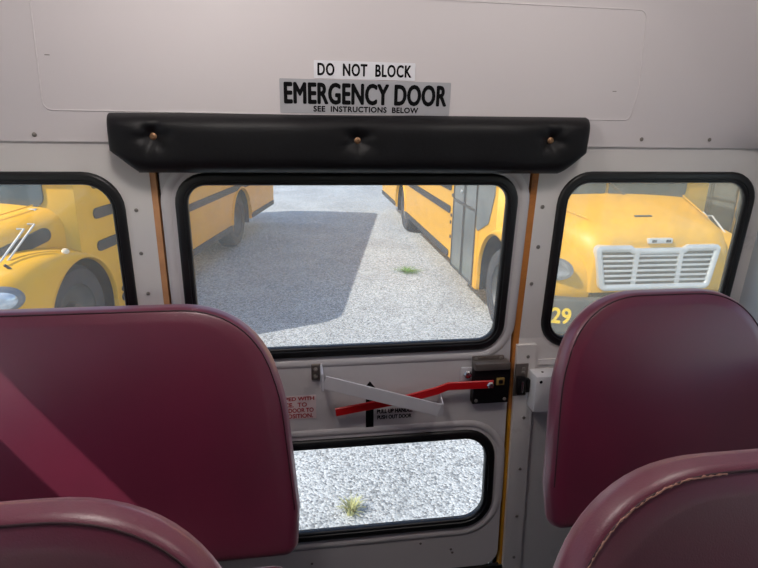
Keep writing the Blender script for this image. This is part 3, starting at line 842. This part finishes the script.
        for nm, rx, rz, dep, mm in (('headlight', .17, .11, .06, M['bezel']), ('lens', .14, .088, .08, M['lens'])):
            bm = bmesh.new(); rws = []
            for k in range(6):
                t = math.pi / 2 * k / 5
                rws.append([bm.verts.new(mt @ Vector((rx * math.cos(a) * max(.02, math.cos(t)), dep * math.sin(t), rz * math.sin(a) * max(.02, math.cos(t))))) for a in [2 * math.pi * i / 24 for i in range(24)]])
            for a, b in zip(rws, rws[1:]):
                for i in range(24): bm.faces.new((a[i], a[(i + 1) % 24], b[(i + 1) % 24], b[i]))
            bm.faces.new(rws[0]); bm.faces.new(rws[-1])
            if nm == 'headlight': hlo = bm_obj(nm, bm, mm, root, True, 60)
            else: bm_obj(nm, bm, mm, hlo, True, 60)
        mk = lathe('marker_lamp', [(.038, 0), (.036, .012), (.02, .022), (0, .025)], M['amber'], root, 16, Matrix.Translation((.18, s * 1.192, 1.148 + lift)) @ Matrix.Rotation(R(0 if s > 0 else 180), 4, 'Z') @ Matrix.Rotation(R(42), 4, 'X') @ Matrix.Diagonal((1.2, 1, .8, 1)))
        # hood side mirror struts
        for pa, pb in (((.70, 1.0, 1.20), (.39, 1.0, 1.385)), ((.62, 1.0, 1.185), (.25, 1.0, 1.40))):
            tube('mirror_strut', [(pa[0], s * (pa[1] - .02), pa[2] - .02), (pa[0], s * pa[1], pa[2]), (pb[0], s * pb[1], pb[2]), (pb[0], s * (pb[1] - .06), pb[2])], .009, M['chrome'], root, 6)
        # wheel well and wheels
        for xx, nm in ((0, 'f'), (-WB, 'r')):
            n0 = 36; RR = .512 if nm == 'f' else .518; dz = lift if nm == 'f' else 0
            bm = bmesh.new(); ra = [[bm.verts.new((xx + q * math.cos(math.pi * i / n0), s * yy, .51 + dz + q * math.sin(math.pi * i / n0))) for i in range(n0 + 1)] + [bm.verts.new((xx - q, s * yy, .34))] for q, yy in ((RR, 1.19), (RR, .62))]
            ca_ = bm.verts.new((xx, s * .62, .51 + dz))
            for i in range(n0 + 1):
                bm.faces.new((ra[0][i], ra[0][i + 1], ra[1][i + 1], ra[1][i])); bm.faces.new((ra[1][i], ra[1][i + 1], ca_))
            bm_obj('wheel_arch', bm, M['well'], root, True, 50)
            mt = Matrix.Translation((xx, s * 1.13, .485)) @ Matrix.Rotation(0 if s > 0 else math.pi, 4, 'Z')
            ty = lathe('wheel', [(.30, -.27), (.43, -.28), (.47, -.25), (.485, -.2), (.485, -.08), (.47, -.03), (.44, 0), (.34, .005), (.30, -.01), (.29, -.06)], M['tyre'], root, 40, mt)
            pr_ = [(.295, -.02), (.28, -.06), (.22, -.10), (.12, -.09), (.11, -.02), (.07, .0), (0, .0)] if nm == 'f' else [(.295, -.02), (.27, -.10), (.20, -.17), (.13, -.18), (.11, -.06), (0, -.05)]
            rm = lathe('rim', pr_, M['rim'], ty, 32, mt)
    box('chassis', -WB - rear + .3, .9, -.55, .55, .45, .80, M['well'], root)
    # grille
    def gz(z): return 1.125 + (.80 - z) * .06
    zg = .02 + lift * .3
    go = fillet([(-.55, .785 + zg), (.55, .785 + zg), (.63, 1.205 + zg), (.28, 1.205 + zg), (.24, 1.178 + zg), (-.24, 1.178 + zg), (-.28, 1.205 + zg), (-.63, 1.205 + zg)], [.07, .07, .05, .02, .02, .02, .02, .05], 6)
    gm = lambda y, z, n: Vector((gz(z) + n, y + nose_y, z))
    gf = ring('grille', go, [(0, -.05), (0, .012), (.012, .02), (.045, .02), (.055, .010), (.055, -.05)], lambda y, z, n: Vector((gz(z) + n, y + nose_y, z)), M['chrome'], root)
    plate('grille_backing', [inset(go, .03)], .006, lambda y, z, n: Vector((gz(z) - .012 + n, y + nose_y, z)), M['grilledark'], gf)
    for k in range(8):
        z = .830 + zg + k * .0465; hwz = .50 + (z - .8) * .16
        box('slat', gz(z) - .01, gz(z) + .012, nose_y - hwz, nose_y + hwz, z - .009, z + .009, M['chrome'], gf, .003, 1)
    for y in (-.22, .22):
        bm = bmesh.new(); add_box(bm, gz(1.0) - .012, gz(1.0) + .010, nose_y + y - .022, nose_y + y + .022, .80 + zg, 1.17 + zg); bm_obj('grille_post', bm, M['chrome'], gf)
    bd = box('badge', 1.065, 1.112, nose_y - .12, nose_y + .12, 1.220 + zg, 1.268 + zg, M['chrome'], root, .008)
    for y in (-.065, .075): box('badge_mark', 1.112, 1.115, nose_y + y - .022, nose_y + y + .022, 1.232 + zg, 1.256 + zg, M['busblack'], bd)
    # bumper, swept at its ends
    bo = [(1.02, -1.18), (1.14, -1.05), (1.20, -.85), (1.22, 0), (1.20, .85), (1.14, 1.05), (1.02, 1.18), (.94, 1.18), (1.10, .8), (1.12, 0), (1.10, -.8), (.94, -1.18)]
    bp_ = plate('bumper', [bo], .17, lambda x, y, n: Vector((x, y, .60 + n)), M['bumper'], root, bevel=.02)
    if number:
        text_mesh('number', number, 0, .165, .545, .70, lambda a, z, n: Vector((1.1475 + (1.2075 - 1.1475) * min(1, a / .16) + .012 + n * 4, -(1.06 - a), z)), M['numyellow'], bp_, .03)
    # rub rails, skirt rail
    for s in (-1, 1):
        x_start = -.28 if s > 0 else -1.86
        for z, hgt in ((1.085, .05), (1.40, .05), (.46, .045)):
            xs0 = x_start if z > .8 else -.62 if s > 0 else -1.86
            xe = xr + .04
            segs = [(xe, xs0)] if z > .9 else [(xe, -WB - .60), (-WB + .60, xs0)]
            for a, b in segs:
                plate('rub_rail', [rect(a, b, z - hgt, z + hgt, hgt * .95, 6)], .010, lambda x, zz, n, s=s: Vector((x, s * (HB + .006) + n, zz)), M['busblack'], root)
        for xx in (-WB,):
            arc = [(xx + .56 * math.cos(t), s * (HB + .003), .50 + .56 * math.sin(t)) for t in [math.pi * i / 20 for i in range(21)]]
            tube('arch_flare', arc, .022, Y, root, 8)
        # side windows
        x = -.30 if s > 0 else -1.95
        while x - .62 > xr + .2:
            plate('side_window', [rect(x - .60, x, 1.63 if (x > -.9 and s > 0) else 1.78, 2.36, .05, 4)], .008, lambda xx, zz, n, s=s: Vector((xx, s * (HB - .005 - .0 * zz) + n, zz)), M['busglass'], root)
            x -= .69
    # entrance door, right-hand side
    dr = box('entrance_door', -1.68, -.68, -HB - .014, -HB + .03, .34, 2.42, M['doorglass'], root)
    for a in (-1.68, -1.205, -1.155, -.70): box('door_rail', a, a + .022, -HB - .024, -HB - .012, .34, 2.42, M['rim'], dr)
    for z in (.34, 1.25, 2.40): box('door_rail', -1.68, -.68, -HB - .022, -HB - .012, z, z + .03, M['rim'], dr)
    lathe('door_handle', [(.02, 0), (.02, .02), (0, .025)], M['chrome'], dr, 12, Matrix.Translation((-1.28, -HB - .02, 1.42)) @ Matrix.Rotation(math.pi, 4, 'Z'))
    plate('corner_window', [fillet([(-.66, 1.02), (-.24, 1.20), (-.10, 1.55), (-.10, 2.3), (-.66, 2.3)], [.05, .1, .05, .05, .05], 5)], .010, lambda xx, zz, n: Vector((xx, -HB - .004 + n, zz)), M['doorglass'], root)
    box('step_post', -.68, -.585, -HB - .008, -HB + .03, .33, 1.2, Y, root)
    for x, z in ((-1.78, 1.30), (-1.80, .72), (-1.80, 1.02), (-1.82, .92)):
        lathe('hinge', [(.025, 0), (.025, .012), (0, .016)], M['busblack'], root, 10, Matrix.Translation((x, -HB, z)) @ Matrix.Rotation(math.pi, 4, 'Z'))
    # battery-door catches on the left-hand side
    for x, z in ((-.72, .68), (-.66, .55), (-.70, .80)):
        lathe('catch', [(.03, 0), (.03, .015), (0, .02)], M['busblack'], root, 10, Matrix.Translation((x, HB, z)))
    tube('panel_joint', [(-.70, HB + .002, .48), (-.70, HB + .002, 1.0)], .004, M['busblack'], root, 6)
    box('rear_bumper', xr - .09, xr, -1.15, 1.15, .52, .74, M['bumper'], root, .02)
    for s in (-1, 1): box('tail_lamp', xr - .02, xr + .01, s * 1.0 - .09, s * 1.0 + .09, .95, 1.12, M['red'], root, .01)
    return root

h13 = R(12); t = Vector((-math.sin(h13), -math.cos(h13), 0)); nn = Vector((math.cos(h13), -math.sin(h13), 0))
Lp = Vector((-1.1, 8.5, -.95)) + t * 4.66 - nn * 1.22
school_bus(Lp, math.atan2(t.y, t.x), 4.97, 2.35, 'yellow school bus seen past its hood and wheel through the left window', None, 0.0, -.03)
school_bus((3.24, 4.30, -.95), R(-90.6), 5.75, 2.6, 'yellow school bus with silver grille outside the right window', '29', .08, .10, -.05)

school_bus((7.15, 4.85, -.95), R(-90), 5.75, 2.6, 'school bus glimpsed at the far edge of the right window, behind the silver grille bus', None, .08)

# ------------------------------------------------------------------ grass tufts in the gravel
def tuft(x, y, rad, hgt, n, m, label):
    bm = bmesh.new()
    for _ in range(n):
        a = random.uniform(0, 2 * math.pi); r0 = rad * .35 * random.random(); out = rad * random.uniform(.3, 1); h = hgt * random.uniform(.5, 1)
        wd = random.uniform(.003, .006); px, py = -math.sin(a) * wd, math.cos(a) * wd
        prev = None
        for k in range(4):
            q = k / 3; rr = r0 + out * q ** 1.4; c = Vector((rr * math.cos(a), rr * math.sin(a), h * (1 - (1 - q) ** 1.6) * (1 - .25 * q)))
            s_ = 1 - q * .85; row = [bm.verts.new(c + Vector((px * s_, py * s_, 0))), bm.verts.new(c - Vector((px * s_, py * s_, 0)))]
            if prev: bm.faces.new((prev[0], prev[1], row[1], row[0]))
            prev = row
    o = bm_obj('grass_tuft', bm, m); o.location = (x, y, -.952); tag(o, label, 'grass', 'weeds in the gravel'); return o
tuft(1.60, 6.85, .26, .07, 160, M['grass'], 'flat green grass tuft in sunlit gravel before the right bus')
tuft(.16, 1.50, .09, .12, 90, M['drygrass'], 'yellow green grass tuft in gravel low in the door window')
